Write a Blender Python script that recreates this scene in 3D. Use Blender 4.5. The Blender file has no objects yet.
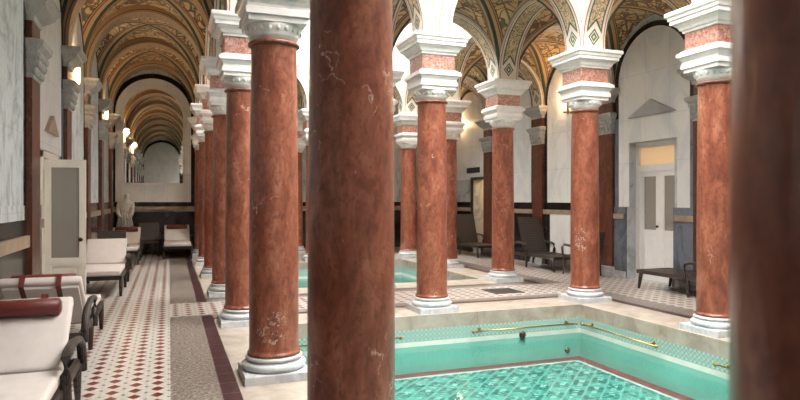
import bpy, bmesh, math, random
from mathutils import Vector, Matrix
random.seed(7)
PI = math.pi
S = bpy.context.scene
COL = S.collection
MB, MX = 2.55, 2.58
def GY(k): return 0.486 + MB * k
XA, XM, XR = 0.878, 3.49, 6.085
XL, XW = -1.5, 8.57            # wall faces left / right
YE, YN = 19.45, GY(-1)         # far wall, near wall
# ------------------------------------------------------------------ nodes
class NT:
    def __init__(s, name):
        s.m = bpy.data.materials.new(name); s.m.use_nodes = True
        s.t = s.m.node_tree; s.b = s.t.nodes['Principled BSDF']; s.out = s.t.nodes['Material Output']
    def n(s, typ, **kw):
        nd = s.t.nodes.new(typ)
        for k, v in kw.items(): setattr(nd, k, v)
        return nd
    def l(s, a, b): s.t.links.new(a, b)
    def put(s, sock, v):
        if isinstance(v, bpy.types.NodeSocket): s.l(v, sock)
        else:
            if isinstance(v, (tuple, list)) and len(v) == 3 and sock.type == 'RGBA': v = (*v, 1)
            sock.default_value = v
    def math(s, op, a, b=0.0, c=None, clamp=False):
        nd = s.n('ShaderNodeMath', operation=op); nd.use_clamp = clamp
        s.put(nd.inputs[0], a); s.put(nd.inputs[1], b)
        if c is not None: s.put(nd.inputs[2], c)
        return nd.outputs[0]
    def mix(s, f, a, b):
        nd = s.n('ShaderNodeMix', data_type='RGBA')
        s.put(nd.inputs[0], f); s.put(nd.inputs[6], a); s.put(nd.inputs[7], b)
        return nd.outputs[2]
    def coord(s, which='Object', scale=(1, 1, 1)):
        c = s.n('ShaderNodeTexCoord'); mp = s.n('ShaderNodeMapping'); s.l(c.outputs[which], mp.inputs[0])
        mp.inputs['Scale'].default_value = scale
        return mp.outputs[0]
    def wpos(s, scale=(1, 1, 1)):
        g = s.n('ShaderNodeNewGeometry'); mp = s.n('ShaderNodeMapping'); s.l(g.outputs['Position'], mp.inputs[0])
        mp.inputs['Scale'].default_value = scale
        return mp.outputs[0]
    def sep(s, v):
        nd = s.n('ShaderNodeSeparateXYZ'); s.l(v, nd.inputs[0]); return nd.outputs
    def noise(s, v, sc, det=4, rough=.55, dist=0):
        nd = s.n('ShaderNodeTexNoise'); s.l(v, nd.inputs['Vector'])
        nd.inputs['Scale'].default_value = sc; nd.inputs['Detail'].default_value = det
        nd.inputs['Roughness'].default_value = rough; nd.inputs['Distortion'].default_value = dist
        return nd.outputs[0]
    def vor(s, v, sc, feat='F1'):
        nd = s.n('ShaderNodeTexVoronoi', feature=feat); s.l(v, nd.inputs['Vector']); nd.inputs['Scale'].default_value = sc
        return nd.outputs['Distance']
    def ramp(s, f, stops, interp='LINEAR'):
        nd = s.n('ShaderNodeValToRGB'); s.l(f, nd.inputs[0]); cr = nd.color_ramp; cr.interpolation = interp
        while len(cr.elements) < len(stops): cr.elements.new(.5)
        for e, (p, c) in zip(cr.elements, stops): e.position = p; e.color = (*c, 1) if len(c) == 3 else c
        return nd.outputs[0]
    def gt(s, a, b): return s.math('GREATER_THAN', a, b)
    def lt(s, a, b): return s.math('LESS_THAN', a, b)
    def done(s, col, rough=.5, metal=0, coat=0, bump=None, bs=.1, spec=None):
        s.put(s.b.inputs['Base Color'], col); s.put(s.b.inputs['Roughness'], rough)
        s.b.inputs['Metallic'].default_value = metal
        if coat: s.b.inputs['Coat Weight'].default_value = coat; s.b.inputs['Coat Roughness'].default_value = .12
        if spec is not None: s.b.inputs['Specular IOR Level'].default_value = spec
        if bump is not None:
            bn = s.n('ShaderNodeBump'); bn.inputs['Strength'].default_value = bs; bn.inputs['Distance'].default_value = .01
            s.l(bump, bn.inputs['Height']); s.l(bn.outputs[0], s.b.inputs['Normal'])
        return s.m
def plain(name, col, rough=.5, metal=0, var=.12, sc=6, coat=0):
    q = NT(name); f = q.noise(q.wpos(), sc, 5)
    a = tuple(c * (1 - var) for c in col); b = tuple(min(1, c * (1 + var)) for c in col)
    return q.done(q.ramp(f, [(.3, a), (.7, b)]), rough, metal, coat)
def red_marble(name, tint=1.0, vein=1.0, dark=0.0):
    q = NT(name); v = q.wpos((1, 1, .38)); v0 = q.wpos()
    f = q.noise(v, 7.5, 10, .72, .5)
    c = q.ramp(f, [(.28, (.10 * tint, .024 * tint, .015 * tint)), (.43, (.20 * tint, .058 * tint, .033 * tint)), (.58, (.31 * tint, .106 * tint, .062 * tint)), (.74, (.45 * tint, .21 * tint, .140 * tint))])
    f2 = q.noise(q.wpos((1, 1, .6)), 24, 5, .75)
    c = q.mix(q.math('MULTIPLY', q.ramp(f2, [(.50, (0, 0, 0)), (.62, (1, 1, 1))]), .62), c, (.11 * tint, .026 * tint, .016 * tint))
    # sparse pale calcite veins
    ds = q.n('ShaderNodeVectorMath', operation='MULTIPLY_ADD')
    nz = q.n('ShaderNodeTexNoise'); q.l(v0, nz.inputs['Vector']); nz.inputs['Scale'].default_value = 5; nz.inputs['Detail'].default_value = 5
    q.l(nz.outputs['Color'], ds.inputs[0]); ds.inputs[1].default_value = (.55, .55, .55); q.l(v0, ds.inputs[2])
    d = q.vor(ds.outputs[0], 2.6, 'DISTANCE_TO_EDGE')
    m = q.lt(d, q.math('MULTIPLY', q.noise(v0, 14, 3), .014)); mk = q.math('MULTIPLY', q.gt(q.noise(v0, 2.1, 2), .57), q.gt(q.noise(v0, 9, 2), .47))
    c = q.mix(q.math('MULTIPLY', q.math('MULTIPLY', m, mk), .75 * vein), c, (.62, .45, .38))
    blot = q.math('MULTIPLY', q.gt(q.noise(v0, 3.1, 4, .6), .76), q.gt(q.noise(v0, 17, 3, .6, 1.5), .52))
    for cx, cy, cz, r in ((.79, 5.38, .43, .13), (.90, 5.36, .56, .09), (5.84, 7.98, 1.02, .15), (5.90, 8.0, .86, .09)):
        dn = q.n('ShaderNodeVectorMath', operation='DISTANCE'); q.l(v0, dn.inputs[0]); dn.inputs[1].default_value = (cx, cy, cz)
        blot = q.math('MAXIMUM', blot, q.math('MULTIPLY', q.lt(dn.outputs['Value'], r), q.gt(q.noise(v0, 16, 4, .7, 1.8), .565)))
    c = q.mix(q.math('MULTIPLY', blot, .6 * vein), c, (.62, .50, .43))
    return q.done(c, .34, coat=.35, spec=.4)
def pink_breccia():
    q = NT('pink_breccia'); v = q.wpos()
    f = q.noise(v, 26, 6, .7, 1.0)
    return q.done(q.ramp(f, [(.32, (.17, .05, .035)), (.47, (.34, .14, .105)), (.58, (.45, .27, .22)), (.72, (.60, .48, .42))]), .35)
def white_marble(name, base=.62, vein=.5, joints=None, vs=1.6, col=(1, 1, 1), rough=.35):
    q = NT(name); v = q.wpos((1, 1, .55))
    f = q.noise(v, vs, 8, .62, 1.6)
    a = tuple(base * c for c in col); b = tuple(base * c * (1 - vein) for c in (col[0] * .92, col[1] * .97, col[2] * 1.05))
    c = q.ramp(f, [(.30, b), (.44, tuple((x * .6 + y * .4) for x, y in zip(a, b))), (.52, a), (.75, tuple(x * 1.06 for x in a))])
    r2 = q.noise(q.wpos((1.2, 1.2, .5)), vs * 3.1, 7, .6, 2.2)
    ln = q.lt(q.math('ABSOLUTE', q.math('SUBTRACT', r2, .5)), .012)
    c = q.mix(q.math('MULTIPLY', ln, vein * .7), c, b)
    if joints:
        x, y, z = q.sep(q.wpos())
        jz = q.lt(q.math('FRACT', q.math('DIVIDE', q.math('ADD', z, .3), joints[1])), .010)
        jy = q.lt(q.math('FRACT', q.math('DIVIDE', q.math('ADD', q.math('ADD', y, x), 20.3), joints[0])), .012)
        c = q.mix(q.math('MULTIPLY', q.math('MAXIMUM', jz, jy), .35), c, (.22, .21, .2))
    return q.done(c, rough)
def floor_tile():
    q = NT('diamond_mosaic'); x, y, z = q.sep(q.wpos()); P = .172
    def fr(a, o): return q.math('SUBTRACT', q.math('FRACT', q.math('ADD', q.math('DIVIDE', a, P), o)), .5)
    ax, ay = q.math('ABSOLUTE', fr(x, 100.02)), q.math('ABSOLUTE', fr(y, 100.3))
    dm = q.lt(q.math('ADD', ax, q.math('MULTIPLY', ay, .82)), .31)
    bx, by = q.math('ABSOLUTE', fr(x, 100.52)), q.math('ABSOLUTE', fr(y, 100.8))
    dot = q.lt(q.math('MAXIMUM', bx, by), .075)
    n = q.noise(q.wpos(), 30, 4); n2 = q.noise(q.wpos(), 1.3, 4)
    base = q.ramp(n, [(.3, (.50, .47, .43)), (.7, (.62, .59, .54))])
    base = q.mix(q.math('MULTIPLY', q.ramp(n2, [(.5, (0, 0, 0)), (.75, (1, 1, 1))]), .12), base, (.36, .31, .26))
    g = q.math('MAXIMUM', q.lt(q.math('ABSOLUTE', q.math('SUBTRACT', ax, .5)), .012), q.lt(q.math('ABSOLUTE', q.math('SUBTRACT', ay, .5)), .012))
    base = q.mix(q.math('MULTIPLY', g, .4), base, (.25, .23, .21))
    red = q.ramp(n, [(.3, (.13, .018, .012)), (.7, (.21, .034, .022))])
    c = q.mix(dm, base, red); c = q.mix(dot, c, (.10, .10, .09))
    return q.done(c, .28, spec=.5)
def terrazzo():
    q = NT('terrazzo'); v = q.wpos()
    f = q.vor(v, 42); f2 = q.noise(v, 34, 4, .8)
    c = q.ramp(f2, [(.36, (.04, .03, .025)), (.47, (.15, .12, .10)), (.55, (.27, .23, .20)), (.64, (.50, .46, .42))])
    c = q.mix(q.math('MULTIPLY', q.lt(f, .22), .5), c, (.50, .46, .41))
    return q.done(c, .3, spec=.5)
def purple_tile():
    q = NT('purple_tile'); x, y, z = q.sep(q.wpos())
    j = q.math('MAXIMUM', q.lt(q.math('FRACT', q.math('DIVIDE', q.math('ADD', y, 20), .30)), .035), 0)
    f = q.noise(q.wpos(), 9, 5, .6)
    c = q.ramp(f, [(.3, (.018, .007, .010)), (.7, (.060, .022, .027))])
    return q.done(q.mix(j, c, (.24, .19, .18)), .3)
def beige_stone():
    q = NT('beige_limestone'); x, y, z = q.sep(q.wpos()); f = q.noise(q.wpos(), 3.5, 7, .65, .5)
    c = q.ramp(f, [(.3, (.25, .205, .16)), (.5, (.36, .31, .255)), (.72, (.45, .41, .355))])
    j = q.lt(q.math('FRACT', q.math('DIVIDE', q.math('ADD', q.math('ADD', x, y), 30.4), 1.28)), .008)
    return q.done(q.mix(q.math('MULTIPLY', j, .6), c, (.2, .15, .1)), .45)
def pool_band():
    q = NT('turquoise_pattern_tile'); x, y, z = q.sep(q.wpos()); P = .064
    s = q.math('ADD', x, y)
    a = q.math('ABSOLUTE', q.math('SUBTRACT', q.math('FRACT', q.math('ADD', q.math('DIVIDE', s, P), 200)), .5))
    b = q.math('ABSOLUTE', q.math('SUBTRACT', q.math('FRACT', q.math('ADD', q.math('DIVIDE', z, P), 200.13)), .5))
    t = q.math('ADD', a, b)
    m = q.math('MAXIMUM', q.lt(q.math('ABSOLUTE', q.math('SUBTRACT', t, .5)), .09), q.lt(t, .14))
    return q.done(q.mix(m, (.40, .52, .47), (.12, .33, .29)), .15)
def pool_floor():
    q = NT('pool_floor_tile'); x, y, z = q.sep(q.wpos()); P = .29
    n = q.noise(q.wpos(), 3.2, 2)
    wob = q.math('MULTIPLY', q.math('SINE', q.math('MULTIPLY', q.math('ADD', x, q.math('MULTIPLY', y, 1.7)), 22)), .03)
    def fr(a, P, o=200): return q.math('ABSOLUTE', q.math('SUBTRACT', q.math('FRACT', q.math('ADD', q.math('DIVIDE', a, P), o)), .5))
    wob = q.math('ADD', wob, q.math('MULTIPLY', q.noise(q.wpos(), 7, 2), .16))
    a = fr(q.math('ADD', x, wob), P); b = fr(q.math('ADD', y, wob), P)
    t = q.math('ADD', a, b)
    m = q.lt(q.math('ABSOLUTE', q.math('SUBTRACT', t, .5)), .07)
    m2 = q.lt(t, .17)
    m3 = q.math('MULTIPLY', q.gt(t, .85), 1.0)
    c = q.mix(q.gt(q.math('ADD', fr(x, P), fr(y, P)), .5), (.075, .29, .25), (.022, .15, .13))
    c = q.mix(q.math('MULTIPLY', m, .40), c, (.36, .58, .52))
    c = q.mix(q.math('MULTIPLY', m2, .7), c, (.40, .62, .55)); c = q.mix(q.math('MULTIPLY', m3, .55), c, (.45, .68, .60))
    return q.done(c, .4)
def scroll(q, v, sc, cream, ink, ink2):
    ds = q.n('ShaderNodeVectorMath', operation='MULTIPLY_ADD')
    nz = q.n('ShaderNodeTexNoise'); q.l(v, nz.inputs['Vector']); nz.inputs['Scale'].default_value = sc * .5; nz.inputs['Detail'].default_value = 1
    q.l(nz.outputs['Color'], ds.inputs[0]); ds.inputs[1].default_value = (.5, .5, .5); q.l(v, ds.inputs[2])
    d = q.vor(ds.outputs[0], sc, 'DISTANCE_TO_EDGE'); e = q.vor(ds.outputs[0], sc * .62)
    ring = q.lt(q.math('ABSOLUTE', q.math('SUBTRACT', e, .42)), .05)
    leaf = q.lt(d, .055)
    core = q.math('MAXIMUM', q.lt(e, .19), q.gt(q.noise(v, sc * 1.1, 3, .6, 2.0), .60))
    c = q.mix(q.math('MULTIPLY', leaf, .9), cream, ink); c = q.mix(q.math('MULTIPLY', ring, .9), c, ink2)
    c = q.mix(q.math('MULTIPLY', core, .85), c, ink)
    return c
def vault_paint():
    q = NT('painted_vault'); uv = q.n('ShaderNodeUVMap'); d, m, _ = q.sep(uv.outputs[0])
    v = q.wpos(); n = q.noise(v, 2.2, 5)
    cream = q.ramp(n, [(.3, (.42, .27, .12)), (.55, (.60, .43, .22)), (.8, (.70, .56, .35))])
    f = scroll(q, v, 4.6, cream, (.12, .04, .022), (.10, .085, .05))
    inner = q.lt(q.math('ABSOLUTE', q.math('SUBTRACT', d, .42)), .02)
    f = q.mix(inner, f, (.12, .10, .06))
    terr = q.gt(m, .80)
    tc = scroll(q, v, 9.0, (.30, .095, .045), (.42, .22, .09), (.10, .06, .04))
    f = q.mix(terr, f, tc)
    stops = [(0, (.03, .035, .022)), (.05, (.40, .27, .14)), (.12, (.20, .06, .03)), (.15, (.40, .27, .14)), (.165, (.03, .035, .022)), (.19, (1, 1, 1))]
    st = q.ramp(d, stops, 'CONSTANT')
    c = q.mix(q.gt(d, .19), st, f)
    return q.done(c, .6)
def soffit_paint(aisle=False):
    q = NT('painted_arch_soffit'); uv = q.n('ShaderNodeUVMap'); u, w, _ = q.sep(uv.outputs[0])
    a = q.math('ABSOLUTE', q.math('SUBTRACT', u, .5))
    v = q.wpos(); n = q.noise(v, 4, 5)
    white = q.ramp(n, [(.3, (.55, .49, .42)), (.7, (.68, .62, .55))])
    cream = q.ramp(n, [(.3, (.50, .40, .24)), (.7, (.64, .53, .36))])
    f = scroll(q, v, 13, cream, (.22, .09, .05), (.11, .14, .08))
    beg = q.math('ADD', w, q.math('MULTIPLY', a, .55))          # notched lower end
    strip = q.math('MULTIPLY', q.lt(a, .27), q.gt(beg, .50))
    line = q.math('MULTIPLY', q.lt(a, .33), q.gt(beg, .455))
    c = q.mix(line, white, (.055, .085, .05)); c = q.mix(strip, c, f)
    c = q.mix(q.lt(q.math('ABSOLUTE', q.math('SUBTRACT', a, .435)), .022), c, (.30, .13, .08))
    if aisle: c = q.mix(.62, c, (.24, .13, .06))  # aisle copy browned: the warmer light there is put into the paint
    dd = q.math('ADD', q.math('DIVIDE', a, .25), q.math('DIVIDE', q.math('ABSOLUTE', q.math('SUBTRACT', w, .22)), .13))
    c = q.mix(q.lt(dd, 1), c, (.05, .09, .055)); c = q.mix(q.lt(dd, .74), c, (.52, .47, .36)); c = q.mix(q.lt(dd, .56), c, (.06, .11, .07)); c = q.mix(q.lt(dd, .22), c, (.52, .47, .36))
    return q.done(c, .55)
def archivolt_paint(aisle=False):
    q = NT('archivolt_moulding'); uv = q.n('ShaderNodeUVMap'); u, w, _ = q.sep(uv.outputs[0])
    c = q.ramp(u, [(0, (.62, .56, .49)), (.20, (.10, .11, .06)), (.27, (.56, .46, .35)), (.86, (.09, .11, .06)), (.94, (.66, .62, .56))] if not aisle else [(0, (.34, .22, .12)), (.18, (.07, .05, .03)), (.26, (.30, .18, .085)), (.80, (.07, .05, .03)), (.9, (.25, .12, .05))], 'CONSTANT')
    return q.done(c, .55)
def wicker():
    q = NT('dark_wicker'); v = q.coord('Object')
    w = q.n('ShaderNodeTexWave'); q.l(v, w.inputs[0]); w.inputs['Scale'].default_value = 22; w.bands_direction = 'Y'
    w2 = q.n('ShaderNodeTexWave'); q.l(v, w2.inputs[0]); w2.inputs['Scale'].default_value = 22; w2.bands_direction = 'X'
    f = q.math('MULTIPLY', w.outputs['Fac'], w2.outputs['Fac'])
    return q.done(q.ramp(f, [(.1, (.022, .015, .012)), (.6, (.075, .052, .042))]), .42, bump=f, bs=.4)
def water_mat():
    q = NT('pool_water'); t = q.t
    tr = q.n('ShaderNodeBsdfTransparent'); tr.inputs[0].default_value = (.84, .97, .95, 1)
    gl = q.n('ShaderNodeBsdfGlossy'); gl.inputs['Roughness'].default_value = .02
    fr = q.n('ShaderNodeFresnel'); fr.inputs[0].default_value = 1.33
    n = q.noise(q.wpos((1, 1, 1)), 5.5, 3, .5); bn = q.n('ShaderNodeBump'); bn.inputs['Strength'].default_value = .16; bn.inputs['Distance'].default_value = .05
    q.l(n, bn.inputs['Height']); q.l(bn.outputs[0], gl.inputs['Normal']); q.l(bn.outputs[0], fr.inputs['Normal'])
    mx = q.n('ShaderNodeMixShader'); q.l(fr.outputs[0], mx.inputs[0]); q.l(tr.outputs[0], mx.inputs[1]); q.l(gl.outputs[0], mx.inputs[2])
    q.l(mx.outputs[0], q.out.inputs[0]); return q.m
def emit(name, col, st):
    q = NT(name); q.b.inputs['Base Color'].default_value = (*col, 1); q.b.inputs['Emission Color'].default_value = (*col, 1)
    q.b.inputs['Emission Strength'].default_value = st; return q.m
def glass(name, col, rough=.3, alpha=.5, em=0):
    q = NT(name); q.b.inputs['Base Color'].default_value = (*col, 1); q.b.inputs['Roughness'].default_value = rough
    q.b.inputs['Alpha'].default_value = alpha
    if em: q.b.inputs['Emission Color'].default_value = (*col, 1); q.b.inputs['Emission Strength'].default_value = em
    return q.m
M = dict(
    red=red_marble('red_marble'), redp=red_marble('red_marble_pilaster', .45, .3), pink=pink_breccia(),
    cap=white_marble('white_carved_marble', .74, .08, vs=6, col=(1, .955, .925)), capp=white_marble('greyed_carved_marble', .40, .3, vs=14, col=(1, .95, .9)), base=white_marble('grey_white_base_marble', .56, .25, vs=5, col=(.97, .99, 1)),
    wall=white_marble('white_wall_marble', .55, .55, (.92, .86), vs=2.6, col=(.95, .985, 1), rough=.6), panel=white_marble('pale_panel_marble', .74, .14, (.62, .86), col=(1, .985, .965)),
    black=plain('black_marble', (.014, .013, .013), .18, var=.5), dado=plain('dark_dado_marble', (.022, .019, .019), .16, var=.7, sc=3),
    blue=white_marble('blue_grey_marble', .20, .7, col=(.82, .92, 1.15), vs=3), rail=plain('rail_marble', (.36, .27, .19), .3, var=.25),
    plaster=plain('white_plaster', (.78, .77, .74), .8, var=.03), tile=floor_tile(), terr=terrazzo(), purple=purple_tile(), stone=beige_stone(),
    vault=vault_paint(), soffit=soffit_paint(), arch=archivolt_paint(), soffit2=soffit_paint(True), arch2=archivolt_paint(True), band=pool_band(), pfloor=pool_floor(),
    pwall=plain('turquoise_wall', (.19, .53, .455), .3, var=.10, sc=2), pwhite=plain('white_glazed_edge', (.62, .68, .62), .2, var=.06),
    burg=plain('burgundy_tile', (.22, .020, .032), .3, var=.2, sc=20), brass=plain('brass', (.42, .32, .13), .35, 1), bronze=plain('dark_bronze', (.06, .05, .04), .35, .7),
    wicker=wicker(), cushion=plain('cream_cushion', (.66, .59, .555), .85, var=.05, sc=9), bolster=plain('burgundy_leather', (.13, .020, .016), .45, var=.15),
    door=plain('cream_paint', (.82, .75, .65), .4, var=.04), doorw=plain('white_paint', (.86, .85, .83), .4, var=.03),
    frost=glass('frosted_glass', (.34, .31, .27), .35, .92), statue=plain('pale_statue_stone', (.64, .62, .60), .6, var=.2, sc=14),
    water=water_mat(), glow=emit('sconce_glow', (1, .70, .38), 7), transom=glass('lit_transom', (.95, .66, .38), .4, .95, .22), sky=emit('skylight_glass', (1, .985, .965), 13.5),
    grate=plain('grate_metal', (.07, .065, .06), .5, .5), sign=plain('sign_black', (.02, .02, .02), .4), letter=plain('sign_white', (.5, .5, .5), .5), warmroom=plain('ochre_wall', (.55, .42, .22), .8))
q = NT('mirror_glass'); M['mirror'] = q.done((.80, .77, .72), .015, 1)
q = NT('mirror_alt')
# ------------------------------------------------------------------ mesh helpers
def mk(name, bm, mats, parent=None, loc=None, smooth=False, rot=None):
    me = bpy.data.meshes.new(name); bmesh.ops.recalc_face_normals(bm, faces=bm.faces)
    if smooth:
        for f in bm.faces: f.smooth = True
    bm.to_mesh(me); bm.free()
    if not isinstance(mats, (list, tuple)): mats = [mats]
    for m in mats: me.materials.append(m)
    o = bpy.data.objects.new(name, me); COL.objects.link(o)
    if parent: o.parent = parent
    if loc is not None: o.location = loc
    if rot is not None: o.rotation_euler = rot
    return o
def box(bm, x0, x1, y0, y1, z0, z1, mi=0, bev=0):
    vs = [bm.verts.new((x, y, z)) for z in (z0, z1) for x, y in ((x0, y0), (x1, y0), (x1, y1), (x0, y1))]
    fs = [(3, 2, 1, 0), (4, 5, 6, 7), (0, 1, 5, 4), (1, 2, 6, 5), (2, 3, 7, 6), (3, 0, 4, 7)]
    F = [bm.faces.new([vs[i] for i in f]) for f in fs]
    for f in F: f.material_index = mi
    if bev:
        es = list({e for f in F for e in f.edges})
        bmesh.ops.bevel(bm, geom=es, offset=bev, segments=3, affect='EDGES', profile=.6)
    return vs
def boxes(*bs, bev=0):
    bm = bmesh.new()
    for b in bs: box(bm, *b[:6], mi=b[6] if len(b) > 6 else 0, bev=bev)
    return bm
def lathe(prof, n=40, bm=None):
    bm = bm or bmesh.new(); rings = []
    for r, z in prof: rings.append([bm.verts.new((r * math.cos(2 * PI * i / n), r * math.sin(2 * PI * i / n), z)) for i in range(n)])
    for a, b in zip(rings, rings[1:]):
        for i in range(n): bm.faces.new((a[i], a[(i + 1) % n], b[(i + 1) % n], b[i]))
    bm.faces.new(rings[0][::-1]); bm.faces.new(rings[-1]); return bm
def loft(rings, bm=None):           # rings: (x0,x1,y0,y1,z)
    bm = bm or bmesh.new(); R = []
    for x0, x1, y0, y1, z in rings: R.append([bm.verts.new(p) for p in ((x0, y0, z), (x1, y0, z), (x1, y1, z), (x0, y1, z))])
    for a, b in zip(R, R[1:]):
        for i in range(4): bm.faces.new((a[i], a[(i + 1) % 4], b[(i + 1) % 4], b[i]))
    bm.faces.new(R[0][::-1]); bm.faces.new(R[-1]); return bm
def sq(prof): return loft([(-h, h, -h, h, z) for h, z in prof])
def tube(bm, pts, r, n=8, flat=1.0):
    pts = [Vector(p) for p in pts]; rings = []
    for i, p in enumerate(pts):
        t = (pts[min(i + 1, len(pts) - 1)] - pts[max(i - 1, 0)]).normalized()
        up = Vector((0, 0, 1)) if abs(t.z) < .9 else Vector((0, 1, 0))
        a = t.cross(up).normalized(); b = a.cross(t)
        rr = r[i] if isinstance(r, (list, tuple)) else r
        rings.append([bm.verts.new(p + a * rr * math.cos(2 * PI * k / n) + b * rr * flat * math.sin(2 * PI * k / n)) for k in range(n)])
    for a, b in zip(rings, rings[1:]):
        for i in range(n): bm.faces.new((a[i], a[(i + 1) % n], b[(i + 1) % n], b[i]))
    bm.faces.new(rings[0][::-1]); bm.faces.new(rings[-1])
def thing(name, label, cat, loc=(0, 0, 0), rz=0, group=None):
    o = bpy.data.objects.new(name, None); COL.objects.link(o); o.empty_display_size = .2
    o.location = loc; o.rotation_euler = (0, 0, rz); tag(o, label, cat, group); return o
def tag(o, label, cat, group=None, kind=None):
    o['label'] = label; o['category'] = cat
    if group: o['group'] = group
    if kind: o['kind'] = kind
    return o
def struct(name, bm, mats, **kw):
    o = mk(name, bm, mats, **kw); o['kind'] = 'structure'; return o
def dup(root, loc, rz, label, group=None):
    r = root.copy(); COL.objects.link(r); r.location = loc; r.rotation_euler = (0, 0, rz); r['label'] = label
    if group: r['group'] = group
    for ch in [c for c in bpy.data.objects if c.parent == root]:
        c = ch.copy(); COL.objects.link(c); c.parent = r
        for g in [k for k in bpy.data.objects if k.parent == ch]:
            d = g.copy(); COL.objects.link(d); d.parent = c
    return r
# ------------------------------------------------------------------ camera
cam = bpy.data.cameras.new('camera'); co = bpy.data.objects.new('camera', cam); COL.objects.link(co)
co.location = (0, 0, 1.56); co.rotation_euler = (PI / 2, 0, math.radians(-20.3))
cam.sensor_width = 36; cam.lens = 28.08; cam.clip_start = .02; cam.clip_end = 200
cam.dof.use_dof = True; cam.dof.focus_distance = 8.5; cam.dof.aperture_fstop = 2.8
S.camera = co
S.view_settings.view_transform = 'Standard'; S.view_settings.look = 'None'; S.view_settings.gamma = 1; S.view_settings.exposure = 0.07
w = bpy.data.worlds.new('world'); S.world = w; w.use_nodes = True
w.node_tree.nodes['Background'].inputs[0].default_value = (.85, .92, 1, 1); w.node_tree.nodes['Background'].inputs[1].default_value = .6
# ------------------------------------------------------------------ floor
PE = .33                                        # coping overhang past the column line
P1 = (XA + PE, XR - PE, GY(0) + PE, GY(3) - PE)
P2 = (XA + PE, XR - PE, GY(4) + PE, GY(6) - PE)
bm = bmesh.new()
def patch(x0, x1, y0, y1, mi):
    box(bm, x0, x1, y0, y1, -.12, 0, mi)
T0, T1 = .01, .40; PU = .545                    # tile edge, terrazzo edge, purple edge on the left
mirx = lambda x: XA + XR - x
BA, BB = 8.86, 9.97
for flip in (0, 1):
    f = (lambda a, b: (a, b)) if not flip else (lambda a, b: (mirx(b), mirx(a)))
    x0 = XL if not flip else mirx(XW + .0)
    patch(*f(x0, T0), YN, YE, 0)
    segs = [(YN, BA, 1), (BA, BB, 0), (BB, YE, 1)]
    for a, b, mi in segs: patch(*f(T0, T1), a, b, mi)
    for a, b in ((YN, BA), (BB, YE)): patch(*f(T1, PU), a, b, 2)
    patch(*f(T1, PU), BA, BB, 0)
    for a, b in ((P1[2], P1[3]), (P2[2], P2[3])): patch(*f(PU, XA + PE), a, b, 3)
    for a, b in ((YN, P1[2]), (P2[3], YE)): patch(*f(PU, XM), a, b, 3)
# bridge between pools
y0, y1 = P1[3], P2[2]; xl, xr = PU, mirx(PU)
for a, b, mi in ((y0, 8.50, 3), (8.50, 8.61, 2), (8.61, BA, 1), (BA, BB, 0), (BB, 10.22, 1), (10.22, 10.33, 2), (10.33, y1, 3)): patch(xl, xr, a, b, mi)
struct('floor', bm, [M['tile'], M['terr'], M['purple'], M['stone']])
# ------------------------------------------------------------------ pools
WZ, FZ = -.42, -.775
def pool(P, lab):
    x0, x1, y0, y1 = P; t = .12
    bm = bmesh.new()
    def wallring(z0, z1, mi, ins=0.0):
        a0, a1, b0, b1 = x0 + ins, x1 - ins, y0 + ins, y1 - ins
        for q in ((a0 - t, a0, b0 - t, b1 + t), (a1, a1 + t, b0 - t, b1 + t), (a0, a1, b0 - t, b0), (a0, a1, b1, b1 + t)): box(bm, *q, z0, z1, mi)
    wallring(-.185, -.12, 0); wallring(-.352, -.185, 1); wallring(-.415, -.352, 2, -.0); wallring(FZ - .1, -.415, 3)
    box(bm, x0, x1, y0, y1, FZ - .1, FZ, 4)
    b = .17; c = .21
    for lo, hi, mi, zz in ((0, b, 5, .006), (b, c, 2, .005)):
        for q in ((x0 + lo, x0 + hi, y0 + lo, y1 - lo), (x1 - hi, x1 - lo, y0 + lo, y1 - lo), (x0 + hi, x1 - hi, y0 + lo, y0 + hi), (x0 + hi, x1 - hi, y1 - hi, y1 - lo)): box(bm, *q, FZ, FZ + zz, mi)
    o = struct('pool_basin', bm, [M['stone'], M['band'], M['pwhite'], M['pwall'], M['pfloor'], M['burg']])
    bm = bmesh.new(); vs = [bm.verts.new(p) for p in ((x0, y0, 0), (x1, y0, 0), (x1, y1, 0), (x0, y1, 0))]; bm.faces.new(vs)
    tag(mk('pool_water', bm, M['water'], loc=(0, 0, WZ)), lab, 'water', kind='stuff')
pool(P1, 'clear turquoise water in the front pool with the patterned tile floor')
pool(P2, 'turquoise water in the smaller pool beyond the tiled walkway')
def rail(loc, rz, L, lab):
    t = thing('handrail', lab, 'handrail', loc, rz, 'brass rails on the pool walls')
    b = bmesh.new(); tube(b, [(0, 0, 0), (L, 0, 0)], .011, 10); mk('bar', b, M['brass'], t, smooth=True)
    for x in (.1, L - .1):
        b = bmesh.new(); tube(b, [(x, .075, .012), (x, .045, .012), (x, .02, .01), (x, 0, 0)], [.03, .012, .012, .02], 10); mk('bracket', b, M['brass'], t, smooth=True)
    for x in (-.025, L + .025):
        b = bmesh.new(); bmesh.ops.create_uvsphere(b, u_segments=12, v_segments=8, radius=.026); bmesh.ops.translate(b, verts=b.verts, vec=(x, 0, 0)); mk('finial', b, M['brass'], t, smooth=True)
rail((3.97, P1[3] - .075, -.262), 0, 1.64, 'long brass handrail on the far pool wall beside the corner')
rail((1.35, P1[3] - .075, -.262), 0, 1.50, 'brass handrail on the far pool wall partly behind the big front column')
rail((P1[1] - .075, 7.62, -.262), -PI / 2, 1.42, 'brass handrail on the right pool wall running from the corner')
rail((P1[1] - .075, 5.25, -.262), -PI / 2, 1.42, 'brass handrail end at the right pool wall near the dark blurred column')
b = lathe([(.05, 0), (.055, .02), (.03, .05), (.012, .06)], 16)
tag(mk('water_jet_nozzle', b, M['bronze'], loc=(4.76, P1[3], -.375), rot=(PI / 2, 0, 0)), 'small dark round nozzle at the waterline of the far pool wall', 'nozzle')
b = lathe([(.04, 0), (.045, .02), (.025, .04)], 16)
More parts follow.
